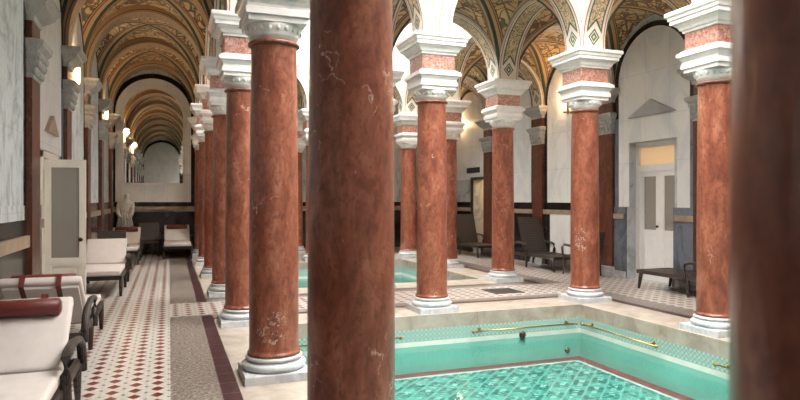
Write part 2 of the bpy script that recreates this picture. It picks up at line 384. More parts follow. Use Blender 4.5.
tag(mk('water_jet_nozzle', b, M['bronze'], loc=(5.52, P1[3], -.66), rot=(PI / 2, 0, 0)), 'small dark underwater fitting near the pool corner', 'nozzle')
g = thing('floor_grate', 'dark square metal drain grate in the tiled walkway between the pools', 'grate', (5.36, 9.42, 0))
mk('frame', boxes((-.27, .27, -.27, -.23, .0, .008), (-.27, .27, .23, .27, .0, .008), (-.27, -.23, -.23, .23, .0, .008), (.23, .27, -.23, .23, .0, .008)), M['grate'], g)
mk('grille', boxes(*[(-.23 + i * .046, -.203 + i * .046, -.23, .23, 0, .006) for i in range(10)]), M['grate'], g)
# ------------------------------------------------------------------ walls
ZT = 5.75
DY0, DY1, DZ = 8.86, 10.11, 2.69                 # right door niche
EY0, EY1, EZ = 16.10, 16.85, 2.16                # second opening, right wall
struct('wall_right', boxes((XW, XW + .34, YN, DY0, 0, ZT), (XW, XW + .34, DY1, EY0, 0, ZT), (XW, XW + .34, EY1, YE, 0, ZT), (XW, XW + .34, DY0, DY1, DZ, ZT), (XW, XW + .34, EY0, EY1, EZ, ZT)), M['wall'])
LY0, LY1 = 8.86, 9.90
struct('wall_left', boxes((XL - .3, XL, YN, LY0, 0, ZT), (XL - .3, XL, LY1, YE, 0, ZT), (XL - .3, XL, LY0, LY1, 2.10, ZT)), M['wall'])
struct('wall_far', boxes((XL - .3, XW + .34, YE, YE + .3, 0, ZT)), M['wall'])
struct('wall_near', boxes((XL - .3, XW + .34, YN - .3, YN, 0, ZT)), M['wall'])
struct('wall_passage', boxes((XW + .36, XW + 1.6, EY0 - .5, EY0 - .45, 0, 2.9), (XW + .36, XW + 1.6, EY1 + .45, EY1 + .5, 0, 2.9), (XW + 1.6, XW + 1.65, EY0 - .5, EY1 + .5, 0, 2.9), (XW + .36, XW + 1.65, EY0 - .5, EY1 + .5, 2.9, 2.95), (XW + .34, XW + 1.65, EY0 - .5, EY1 + .5, -.1, 0)), M['warmroom'])
RZ0, RZ1 = 1.22, 1.33
def dado(x, sgn, segs, tag_, RZ0=RZ0, RZ1=RZ1):
    for i, (a, b, mt) in enumerate(segs):
        X = lambda d: sorted((x, x + sgn * d))
        d1 = X(.025); struct('trim_dado', boxes((*d1, a, b, 0, RZ0)), M[mt])
        d2 = X(.055); struct('trim_rail', boxes((*d2, a, b, RZ0, RZ1)), M['rail'])
        struct('trim_band', boxes((*X(.02), a, b, RZ1, RZ1 + .17)), M['black'])
dado(XL, 1, [(YN, GY(3), 'dado')], 'l', 1.04, 1.17)
dado(XL, 1, [(GY(3), LY0 - .1, 'dado'), (LY1 + .1, YE, 'dado')], 'l')
dado(XW, -1, [(YN, GY(3), 'dado'), (GY(4), 11.40, 'dado'), (12.75, EY0 - .05, 'dado'), (EY1 + .05, YE, 'dado')], 'r')
for a, b in ((GY(3), DY0 - .0), (DY1, GY(4))):
    struct('trim_dado', boxes((XW - .03, XW, a, b, 0, 1.42)), M['blue']); struct('trim_base', boxes((XW - .06, XW - .03, a, b, 0, .13)), M['base'])
struct('trim_rail', boxes((XW - .06, XW - .03, DY1 + .05, GY(4) - .24, 1.18, 1.28)), M['rail'])
struct('trim_rail', boxes((XW - .06, XW - .03, GY(3) + .24, DY0 - .05, 1.18, 1.28)), M['rail'])
for x0, x1 in ((XL, XW),):
    struct('trim_dado', boxes((x0 + .03, x1 - .03, YE - .025, YE, 0, RZ0)), M['dado'])
    struct('trim_rail', boxes((x0 + .06, x1 - .06, YE - .06, YE, 1.27, 1.37)), M['rail'])
    struct('trim_band', boxes((x0 + .03, x1 - .03, YE - .02, YE, 1.37, 1.50)), M['black'])
# arched wall fields: black border + pale panel
def arch_poly(a, sp, h, z0, n=28):
    return [(-a, z0)] + [(-a * math.cos(PI * i / n), sp + h * math.sin(PI * i / n)) for i in range(n + 1)] + [(a, z0)]
def ring_bm(o, i, t):                           # between two open polylines, extruded along -y by t
    bm = bmesh.new(); V = [[bm.verts.new((p[0], y, p[1])) for p in L] for L in (o, i) for y in (0, -t)]
    n = len(o)
    for k in range(n - 1):
        for A, B in ((V[0], V[1]), (V[1], V[3]), (V[3], V[2])): bm.faces.new((A[k], A[k + 1], B[k + 1], B[k]))
    return bm
def plate_bm(poly, t):
    bm = bmesh.new(); a = [bm.verts.new((x, 0, z)) for x, z in poly]; b = [bm.verts.new((x, -t, z)) for x, z in poly]
    bm.faces.new(a); bm.faces.new(b[::-1]); n = len(poly)
    for k in range(n): bm.faces.new((a[k], a[(k + 1) % n], b[(k + 1) % n], b[k]))
    return bm
RW = PI / 2      # local -y faces -x (right wall)
for side in ('l', 'r'):
    rz = RW * -1 if side == 'r' else RW
    x = XW if side == 'r' else XL
    for k in range(-1, 8):
        if k == 7: continue
        yc = GY(k) + MB / 2
        door = (k == 3)
        z0 = 1.50
        bo, ro = 1.03, .93
        lo = (x, yc, 0)
        if door: z0 = 3.2; struct('trim_jamb_strip', boxes((-bo, -ro, -.022, 0, 1.42, 3.2), (ro, bo, -.022, 0, 1.42, 3.2)), M['blue'], loc=lo, rot=(0, 0, rz))
        struct('trim_arch_border', ring_bm(arch_poly(bo, 3.90, bo, z0), arch_poly(ro, 3.90, ro, z0), .022), M['black'], loc=lo, rot=(0, 0, rz))
        if not door and not (side == 'r' and k == 6):
            struct('trim_arch_panel', plate_bm(arch_poly(ro, 3.90, ro, z0), .012), M['panel'] if side == 'r' else M['wall'], loc=lo, rot=(0, 0, rz))
        else:
            dz = {('l', 3): 2.2, ('r', 3): DZ, ('r', 6): EZ + .02}[(side, k)]
            struct('trim_arch_panel', plate_bm([p for p in arch_poly(ro, 3.90, ro, dz)], .012), M['panel'], loc=lo, rot=(0, 0, rz))
            if side == 'r' and k == 3:
                struct('trim_arch_panel', boxes((-ro, -(DY1 - DY0) / 2, -.012, 0, 1.42, DZ), ((DY1 - DY0) / 2, ro, -.012, 0, 1.42, DZ)), M['panel'], loc=lo, rot=(0, 0, rz))
            if k == 3:
                struct('trim_pediment', plate_bm([(-.62, 3.17), (.62, 3.17), (0, 3.47)] if side == 'r' else [(-.42, 2.44), (.42, 2.44), (0, 2.68)], .05), M['blue'] if False else white_marble('grey_pediment' + side, .38, .3, col=(.95, .96, 1) if side == 'r' else (.9, .6, .42)), loc=(x - .012 if side == 'r' else x + .012, yc, 0), rot=(0, 0, rz))
# far wall of left aisle: black arch, panel and mirror
xc = (XL + XA - .21) / 2
Lo = (xc, YE, 0)
struct('trim_arch_border', ring_bm(arch_poly(1.16, 4.06, 1.16, 1.50), arch_poly(1.02, 4.06, 1.02, 1.50), .03), M['black'], loc=Lo)
struct('trim_arch_panel', plate_bm(arch_poly(1.02, 4.06, 1.02, 1.50), .014), M['panel'], loc=Lo)
mr = thing('wall_mirror', 'large round-topped mirror on the end wall reflecting the painted vaults', 'mirror', (xc, YE - .014, 0))
mk('mirror_glass', plate_bm(arch_poly(.80, 3.95, .82, 2.05), .012), M['mirror'], mr)
mk('frame', ring_bm(arch_poly(.84, 3.95, .86, 2.05), arch_poly(.80, 3.95, .82, 2.05), .03), M['cap'], mr)
mk('sill', boxes((-.84, .84, -.05, 0, 2.0, 2.05)), M['cap'], mr)
# near wall panel seen in the mirror
struct('trim_arch_panel', plate_bm(arch_poly(1.02, 4.06, 1.02, 0), .014), M['panel'], loc=(xc, YN, 0), rot=(0, 0, PI))
struct('trim_arch_border', ring_bm(arch_poly(1.16, 4.06, 1.16, 0), arch_poly(1.02, 4.06, 1.02, 0), .03), M['black'], loc=(xc, YN, 0), rot=(0, 0, PI))
# radiator cover on the right wall
rc = thing('radiator_cover', 'white slatted radiator cover let into the dark dado behind the loungers', 'radiator cover', (XW - .004, 12.07, 0))
mk('panel', boxes((-.04, 0, -.66, .66, 0, 1.22)), M['doorw'], rc)
mk('slats', boxes(*[(-.052, -.04, -.63 + i * .0525, -.598 + i * .0525, .1, 1.18) for i in range(24)]), M['doorw'], rc)
struct('trim_rail', boxes((XW - .055, XW, 11.40, 12.75, RZ0, RZ1)), M['rail'])
struct('trim_band', boxes((XW - .02, XW, 11.40, 12.75, RZ1, RZ1 + .17)), M['black'])
# ------------------------------------------------------------------ vaults, arches
def vault_bm(x0, x1, y0, y1, zs, h, N=22):
    bm = bmesh.new(); uvl = bm.loops.layers.uv.new('UVMap')
    ss = [math.sin(PI / 2 * (-1 + 2 * i / N)) for i in range(N + 1)]
    cx, cy, hx, hy = (x0 + x1) / 2, (y0 + y1) / 2, (x1 - x0) / 2, (y1 - y0) / 2
    G = {}; info = {}
    for i, u in enumerate(ss):
        for j, v in enumerate(ss):
            m = min(abs(u), abs(v)); z = zs + h * math.sqrt(max(0, 1 - m * m))
            vt = bm.verts.new((cx + hx * u, cy + hy * v, z)); G[i, j] = vt; info[vt] = (abs(abs(u) - abs(v)) * (hx + hy) / 2, m)
    for i in range(N):
        for j in range(N):
            a, b, c, d = G[i, j], G[i + 1, j], G[i + 1, j + 1], G[i, j + 1]
            main = (i < N / 2) == (j < N / 2)
            tris = ((a, b, c), (a, c, d)) if main else ((a, b, d), (b, c, d))
            for t in tris:
                f = bm.faces.new(t[::-1])
                f.smooth = True
                for lp in f.loops: lp[uvl].uv = info[lp.vert]
    crease = [e for e in bm.edges if abs(info[e.verts[0]][0]) < 1e-6 and abs(info[e.verts[1]][0]) < 1e-6]
    for e in crease: e.smooth = False

    return bm

def mkvault(x0, x1, y0, y1, zs=3.93, h=1.19):
    b = vault_bm(x0, x1, y0, y1, zs, h)
    me = bpy.data.meshes.new('ceiling'); b.to_mesh(me)
    me.materials.append(M['vault']); o = bpy.data.objects.new('ceiling', me); COL.objects.link(o); o['kind'] = 'structure'
T = .42
for k in range(-1, 8):
    y0, y1 = GY(k) + T / 2, (GY(k + 1) - T / 2 if k < 7 else YE)
    mkvault(XL, XA - T / 2, y0 if k >= 0 else YN, y1, 3.98, 1.36)
    mkvault(XR + T / 2, XW, y0 if k >= 0 else YN, y1, 3.93, 1.13)
for k in (3, 6, 7, -1):
    y0, y1 = (GY(k) + T / 2 if k >= 0 else YN), (GY(k + 1) - T / 2 if k < 7 else YE)
    mkvault(XA + T / 2, XM - T / 2, y0, y1); mkvault(XM + T / 2, XR - T / 2, y0, y1)
ZF = 3.83
def arch(axis, c0, c1, fixed, sp=3.93, rise=None, ztop=5.5, w=.215, name='wall_arcade'):
    mid, L = (c0 + c1) / 2, (c1 - c0); a = L / 2 - w; h = rise or a; n = 30; W = w
    bm = bmesh.new(); uvl = bm.loops.layers.uv.new('UVMap')
    prof = [(-a, ZF, -(a + W), ZF, 0)]; s = 0; last = None
    for i in range(n + 1):
        th = PI * i / n
        prof.append((-a * math.cos(th), sp + h * math.sin(th), -(a + W) * math.cos(th), sp + (h + W) * math.sin(th), 0))
    prof.append((a, ZF, a + W, ZF, 0))
    d = [0]
    for p, q_ in zip(prof, prof[1:]): d.append(d[-1] + math.hypot(p[0] - q_[0], p[1] - q_[1]))
    tot = d[-1]; half = T / 2
    def P(s_, t_, z_): return (mid + s_, fixed + t_, z_) if axis == 'x' else (fixed + t_, mid + s_, z_)
    for i in range(len(prof) - 1):
        p, q_ = prof[i], prof[i + 1]; da, db = min(d[i], tot - d[i]), min(d[i + 1], tot - d[i + 1])
        def face(pts, uvs, mi, sm=False):
            try: f = bm.faces.new([bm.verts.new(x) for x in pts])
            except ValueError: return
            f.material_index = mi; f.smooth = sm
            for lp, u in zip(f.loops, uvs): lp[uvl].uv = u
        face([P(p[0], -half, p[1]), P(p[0], half, p[1]), P(q_[0], half, q_[1]), P(q_[0], -half, q_[1])], [(0, da), (1, da), (1, db), (0, db)], 0)
        for sg in (-1, 1):
            e = sg * half
            face([P(p[0], e, p[1]), P(q_[0], e, q_[1]), P(q_[2], e, q_[3]), P(p[2], e, p[3])], [(0, da), (0, db), (1, db), (1, da)], 1)
            if abs(p[2] - q_[2]) > 1e-5: face([P(p[2], e, p[3]), P(q_[2], e, q_[3]), P(q_[2], e, ztop), P(p[2], e, ztop)], [(0, 0)] * 4, 2)
    bmesh.ops.remove_doubles(bm, verts=bm.verts, dist=1e-5)
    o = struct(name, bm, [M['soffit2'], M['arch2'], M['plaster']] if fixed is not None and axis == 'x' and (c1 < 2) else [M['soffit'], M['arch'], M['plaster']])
    return o
for k in range(-1, 8):
    c0, c1 = GY(k), (GY(k + 1) if k < 7 else YE)
    r = None if k < 7 else 1.0
    arch('y', c0, c1, XA, rise=r); arch('y', c0, c1, XR, rise=r)
    if k in (3, 6, 7, -1): arch('y', c0, c1, XM, rise=r)
    if k >= 0:
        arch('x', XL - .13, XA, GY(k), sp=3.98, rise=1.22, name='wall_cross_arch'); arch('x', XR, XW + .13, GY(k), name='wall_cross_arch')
    if k in (0, 3, 4, 6, 7):
        arch('x', XA, XM, GY(k)); arch('x', XM, XR, GY(k))
# unseen slab added above the vaults to block light, upper atrium walls, skylights
ZR = 5.5
slabs = [(XL - .3, XA + .21, YN - .3, YE + .3), (XR - .21, XW + .34, YN - .3, YE + .3), (XA + .21, XR - .21, YN - .3, GY(0) + .21), (XA + .21, XR - .21, GY(3) - .21, GY(4) + .21), (XA + .21, XR - .21, GY(6) - .21, YE + .3)]
struct('light_block_slab', boxes(*[(a, b, c, d, ZR, ZR + .1) for a, b, c, d in slabs]), M['plaster'])
ZS = 8.2
for i, (a, b) in enumerate(((0, 3), (4, 6))):
    x0, x1, y0, y1 = XA + .21, XR - .21, GY(a) + .21, GY(b) - .21
    struct('wall_atrium', boxes((x0 - .2, x0, y0 - .2, y1 + .2, ZR + .1, ZS), (x1, x1 + .2, y0 - .2, y1 + .2, ZR + .1, ZS), (x0, x1, y0 - .2, y0, ZR + .1, ZS), (x0, x1, y1, y1 + .2, ZR + .1, ZS)), M['plaster'])
    struct('window_skylight', boxes((x0, x1, y0, y1, ZS - .04, ZS)), M['sky'])
# ------------------------------------------------------------------ columns
def arc(r, z, rad, a0, a1, n=6): return [(r + rad * math.cos(a0 + (a1 - a0) * i / n), z + rad * math.sin(a0 + (a1 - a0) * i / n)) for i in range(n + 1)]
def build_column():
    t = thing('marble_column', '', 'column')
    mk('plinth', sq([(.285, 0), (.285, .068), (.28, .077)]), M['base'], t)
    prof = [(.25, .077)] + arc(.247, .112, .035, -PI / 2, PI / 2) + [(.240, .152), (.233, .160)] + arc(.232, .178, .018, -PI / 2, PI / 2) + [(.22, .198)]
    mk('base', lathe(prof, 48), M['base'], t, smooth=True)
    prof = [(.215, .198), (.233, .202), (.233, .222), (.222, .228), (.217, .26), (.2165, .9), (.213, 1.6), (.207, 2.3), (.200, 2.90), (.203, 2.915)]
    o = mk('shaft', lathe(prof, 56), M['red'], t, smooth=True)
    mk('neck_ring', lathe([(.206, 2.915)] + arc(.212, 2.932, .017, -PI / 2, PI / 2) + [(.205, 2.95)], 48), M['red'], t, smooth=True)
    b = lathe([(.203, 2.95), (.203, 2.985), (.214, 2.99), (.214, 3.0), (.225, 3.02), (.245, 3.055), (.250, 3.075), (.245, 3.085)], 48)
    for f in b.faces: f.smooth = True
    c = mk('capital', b, M['cap'], t)
    b = bmesh.new()                              # egg-and-dart
    for i in range(20):
        a = 2 * PI * i / 20
        m = Matrix.Translation((.235 * math.cos(a), .235 * math.sin(a), 3.048)) @ Matrix.Rotation(a, 4, 'Z') @ Matrix.Diagonal((.018, .024, .034, 1))
        bmesh.ops.create_icosphere(b, subdivisions=1, radius=1, matrix=m)
    mk('egg_moulding', b, M['cap'], c, smooth=True)
    mk('abacus', sq([(.245, 3.085), (.252, 3.087), (.252, 3.135), (.275, 3.137), (.275, 3.19), (.262, 3.20), (.262, 3.225), (.282, 3.25), (.292, 3.275), (.312, 3.277), (.312, 3.325), (.30, 3.327), (.252, 3.36)]), M['cap'], t)
    mk('pink_block', sq([(.242, 3.355), (.242, 3.58)]), M['pink'], t)
    mk('impost', sq([(.252, 3.565), (.262, 3.57), (.262, 3.60), (.283, 3.602), (.30, 3.64), (.335, 3.67), (.335, 3.68), (.362, 3.682), (.362, 3.73), (.376, 3.732), (.385, 3.765), (.405, 3.785), (.405, 3.82), (.40, 3.83)]), M['cap'], t)
    return t
L = {
 ('A', 0): 'blurred dark red column cropped by the right edge of the photo, nearest of all',
 ('A', 1): 'very large red marble column in the centre foreground, its top and foot cropped',
 ('A', 2): 'thick red column left of the foreground one, white-veined patch above its round base',
 ('A', 3): 'left-row red column second behind the white-patched one, half covered by it',
 ('A', 4): 'third full column going back along the left walkway, narrow, beyond the diamond cross band',
 ('A', 5): 'fourth column back in the left walkway row, only its left strip showing',
 ('A', 6): 'fifth column back in the left walkway row, slim strip near the far lounger',
 ('A', 7): 'farthest column of the left walkway row, next to the bolstered lounger at the end wall',
 ('M', 3): 'red column standing at the middle of the far pool edge',
 ('M', 4): 'column in the walkway between the pools, hidden behind the big foreground column',
 ('M', 6): 'small distant column between the second pool and the back hall, beside the foreground column',
 ('M', 7): 'farthest small column seen in the gap right of the white-patched column',
 ('R', 2): 'red column on the right pool side, next to the blurred dark one',
 ('R', 3): 'red column at the right rear pool corner with pale vein marks on its shaft',
 ('R', 4): 'red column left of the right rear pool corner column, before the dark loungers',
 ('R', 5): 'distant column partly behind the right side of the middle pool-edge column',
 ('R', 6): 'slim distant column just left of the middle pool-edge column, beyond the second pool',
 ('R', 7): 'distant right-row column at the far end of the back hall',
 ('M', 0): 'near pool-end column outside the photo, middle of the row', ('R', 0): 'near pool-end column outside the photo, right corner',
 ('R', 1): 'right pool-side column outside the photo, beyond the right edge'}
proto = None
for (row, k), lab in L.items():
    x = {'A': XA, 'M': XM, 'R': XR}[row]; dy = {('A', 0): .015, ('A', 1): .06, ('A', 2): .03, ('R', 2): .05}.get((row, k), 0)
    if proto is None:
        proto = build_column(); proto['label'] = lab; proto['group'] = 'red marble columns around the pools'; proto.location = (x, GY(k) + dy, 0)
    else:
        c_ = dup(proto, (x - (.004 if (row, k) == ('A', 0) else 0), GY(k) + dy, 0), 0, lab)
        if row == 'A' and k == 1: c_.scale = (1.035, 1.035, 1)
        if row == 'A' and k == 0: c_.scale = (1.03, 1.03, 1)
# ------------------------------------------------------------------ pilasters
def build_pilaster():
    t = thing('wall_pilaster', '', 'pilaster'); H = .225
    def rr(prof): return loft([(0, d, -h, h, z) for h, d, z in prof])
    mk('base', rr([(.27, .115, 0), (.27, .115, .09), (.25, .10, .10), (.25, .10, .18), (.23, .085, .2)]), M['base'], t)
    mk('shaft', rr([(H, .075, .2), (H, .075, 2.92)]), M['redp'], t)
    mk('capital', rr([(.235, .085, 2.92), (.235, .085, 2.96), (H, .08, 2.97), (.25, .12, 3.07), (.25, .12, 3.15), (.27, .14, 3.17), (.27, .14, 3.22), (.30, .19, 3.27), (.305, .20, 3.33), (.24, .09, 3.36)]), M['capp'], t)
    b = bmesh.new(); rg = random.Random(3)
    for row, (zz, dd, n_) in enumerate(((3.0, .10, 5), (3.09, .125, 6), (3.17, .14, 5))):
        for i in range(n_):
            yy = -.21 + .42 * i / (n_ - 1)
            m = Matrix.Translation((dd, yy, zz)) @ Matrix.Rotation(rg.uniform(-.4, .4), 4, 'X') @ Matrix.Diagonal((.03, .034, .055, 1))
            bmesh.ops.create_icosphere(b, subdivisions=2, radius=1, matrix=m)
    mk('carved_leaves', b, M['capp'], t, smooth=True)
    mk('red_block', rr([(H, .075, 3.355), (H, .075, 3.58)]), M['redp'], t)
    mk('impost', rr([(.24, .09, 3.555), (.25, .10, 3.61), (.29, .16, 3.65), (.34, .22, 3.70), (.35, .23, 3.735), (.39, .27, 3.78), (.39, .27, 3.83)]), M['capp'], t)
    return t
pp = None
nl = {3: 'nearest red wall pilaster at left, between veined grey marble and the open cream door', 4: 'left wall pilaster just behind the open cream door, below the first lamp', 5: 'left wall pilaster behind the white-cushioned lounger, its impost lit orange', 6: 'left wall pilaster before the stone statue', 7: 'left wall pilaster nearest the mirror wall',
      2: 'left wall pilaster outside the left edge of the photo'}
nr = {3: 'right wall pilaster immediately right of the white double door', 4: 'right wall pilaster between the white double door and the radiator cover bay', 5: 'right wall pilaster behind the dark lounger, left of the radiator cover', 6: 'right wall pilaster beside the far lit doorway', 7: 'far right-wall pilaster left of the lit doorway',
      2: 'right wall pilaster hidden behind the blurred dark column'}
for side, dct in (('l', nl), ('r', nr)):
    for k in range(0, 8):
        lab = dct.get(k, ('left' if side == 'l' else 'right') + ' wall pilaster outside the photo towards the near wall')
        loc = (XL if side == 'l' else XW, GY(k), 0); rz = 0 if side == 'l' else PI
        if pp is None: pp = build_pilaster(); pp['label'] = lab; pp['group'] = 'red pilasters along the side walls'; pp.location = loc
        else: dup(pp, loc, rz, lab)
# ------------------------------------------------------------------ doors
def panel_leaf(parent, W, H, mat, gz0, nm='door_leaf', knob=None, loc=(0, 0, 0), rot=(0, 0, 0)):
    st = .105 if W > .48 else .075; t = .02
    b = boxes((0, st, -t, t, 0, H), (W - st, W, -t, t, 0, H), (st, W - st, -t, t, 0, .12), (st, W - st, -t, t, H - .10, H), (st, W - st, -t, t, gz0 - .1, gz0), (st, W - st, -.008, .008, .12, gz0 - .1), (st + .04, W - st - .04, -.015, .015, .17, gz0 - .15))
    o = mk(nm, b, mat, parent, loc=loc, rot=rot)
    mk('glass_pane', boxes((st, W - st, -.006, .006, gz0, H - .10)), M['frost'], o)
    if knob:
        b = bmesh.new(); bmesh.ops.create_uvsphere(b, u_segments=12, v_segments=8, radius=.026); bmesh.ops.translate(b, verts=b.verts, vec=(knob, -.055, 1.05))
        tube(b, [(knob, -.02, 1.05), (knob, -.05, 1.05)], .01, 8); mk('door_knob', b, M['bronze'], o, smooth=True)
    return o
# right: white double door, recessed
d = bpy.data.objects.new('door_1', None); COL.objects.link(d); d.location = (XW + .30, 0, 0); d['kind'] = 'structure'
yw = DY1 - DY0; d.location = (XW + .27, DY1, 0); d.rotation_euler = (0, 0, -PI / 2)      # local x runs toward -Y
mk('door_frame', boxes((0, .09, -.05, .05, 0, DZ), (yw - .09, yw, -.05, .05, 0, DZ), (.09, yw - .09, -.05, .05, DZ - .10, DZ), (.09, yw - .09, -.05, .05, 2.12, 2.25)), M['doorw'], d)
mk('transom_pane', boxes((.09, yw - .09, -.006, .006, 2.25, DZ - .10)), M['transom'], d)
lw = (yw - .18) / 2
panel_leaf(d, lw - .002, 2.12, M['doorw'], .98, loc=(.09, 0, 0), knob=lw - .04)
panel_leaf(d, lw - .002, 2.12, M['doorw'], .98, loc=(.09 + lw + .002, 0, 0))
struct('door_threshold', boxes((XW, XW + .34, DY0, DY1, -.1, 0)), M['base'])
struct('wall_corridor', boxes((XW + .345, XW + .40, DY0 - .1, DY1 + .1, 0, 2.8)), M['plaster'])
# left: cream door, leaf swung into the aisle
d = bpy.data.objects.new('door_2', None); COL.objects.link(d); d.location = (XL, 0, 0); d['kind'] = 'structure'
mk('door_frame', boxes((-.02, .03, LY0 - .08, LY0, 0, 2.18), (-.02, .03, LY1, LY1 + .08, 0, 2.18), (-.02, .03, LY0 - .08, LY1 + .08, 2.10, 2.18)), M['door'], d)
panel_leaf(d, .47, 2.06, M['door'], .82, knob=.42, loc=(.035, LY0 + .03, .01), rot=(0, 0, math.radians(-4)))
panel_leaf(d, LY1 - LY0 - .5, 2.06, M['door'], .82, loc=(-.1, LY0 + .5, .01), rot=(0, 0, PI / 2))
struct('wall_vestibule', boxes((XL - 1.4, XL - .3, LY0 - .3, LY0 - .25, 0, 2.5), (XL - 1.4, XL - .3, LY1 + .25, LY1 + .3, 0, 2.5), (XL - 1.45, XL - 1.4, LY0 - .3, LY1 + .3, 0, 2.5), (XL - 1.4, XL - .3, LY0 - .3, LY1 + .3, 2.5, 2.55), (XL - 1.4, XL, LY0, LY1, -.1, 0)), M['plaster'])
# right far doorway frame + dark sign above
struct('door_3', boxes((XW - .04, XW + .02, EY0 - .08, EY0, 0, EZ + .08), (XW - .04, XW + .02, EY1, EY1 + .08, 0, EZ + .08), (XW - .04, XW + .02, EY0, EY1, EZ, EZ + .08)), M['bronze'])
sg = thing('door_sign', 'dark rectangular sign plate above the far lit doorway', 'sign', (XW - .013, 16.78, 2.45))
mk('plate', boxes((-.03, 0, -.40, .40, -.08, .08)), M['sign'], sg)
pl = thing('passage_fill_lamp', 'small unseen ceiling lamp added to brighten the far doorway', 'lamp', (XW + .9, 16.5, 2.9))  # lamp and its point light are added to brighten the dark passage
b = lathe([(.05, -.02), (.12, -.04), (.13, -.08), (.08, -.13), (.01, -.14)], 20); mk('lamp_shade', b, M['glow'], pl, smooth=True)
mk('ceiling_plate', lathe([(.07, -.02), (.07, 0)], 20), M['brass'], pl)
ld = bpy.data.lights.new('passage_fill_light', 'POINT'); ld.energy = 45; ld.color = (1, .8, .5); ld.shadow_soft_size = .12
lo = bpy.data.objects.new('passage_fill_light', ld); COL.objects.link(lo); lo.location = (XW + .9, 16.5, 2.6)
# ------------------------------------------------------------------ sconces
def build_sconce():
    t = thing('wall_sconce', '', 'lamp', group='wall lamps')
    mk('wall_bracket', boxes((0, .02, -.05, .05, -.17, .10), (.02, .08, -.015, .015, -.13, -.10)), M['brass'], t)
    b = lathe([(.02, -.16), (.045, -.13), (.05, -.11)], 20); bmesh.ops.translate(b, verts=b.verts, vec=(.10, 0, 0)); mk('lamp_cup', b, M['brass'], t, smooth=True)
    b = lathe([(.03, -.11), (.038, -.05), (.038, .10), (.034, .16)], 20); bmesh.ops.translate(b, verts=b.verts, vec=(.10, 0, 0)); mk('lamp_shade', b, M['glow'], t, smooth=True)
    return t
ps = None
for x, y, z, rz, lab in ((XL, 11.35, 3.55, 0, 'glowing wall lamp on the left wall nearest the camera, above the cream door'), (XL, 16.35, 3.58, 0, 'smaller glowing wall lamp farther along the left wall, by the mirror end'),
                      (XW, 17.75, 3.70, PI, 'glowing wall lamp on the far right wall above the dark door sign'), (XW, 12.05, 3.70, PI, 'glowing wall lamp left of the right rear corner column on the white panel'), (XW, 6.9, 3.70, PI, 'wall lamp on the right wall hidden behind the right columns')):
    if ps is None: ps = build_sconce(); ps['label'] = lab; ps.location = (x, y, z)
    else: dup(ps, (x, y, z), rz, lab)
    ld = bpy.data.lights.new('sconce_light', 'POINT'); ld.energy = 42; ld.color = (1, .66, .34); ld.shadow_soft_size = .08
    lo = bpy.data.objects.new('sconce_light', ld); COL.objects.link(lo); lo.location = (x + (.16 if rz == 0 else -.16), y, z + .26)
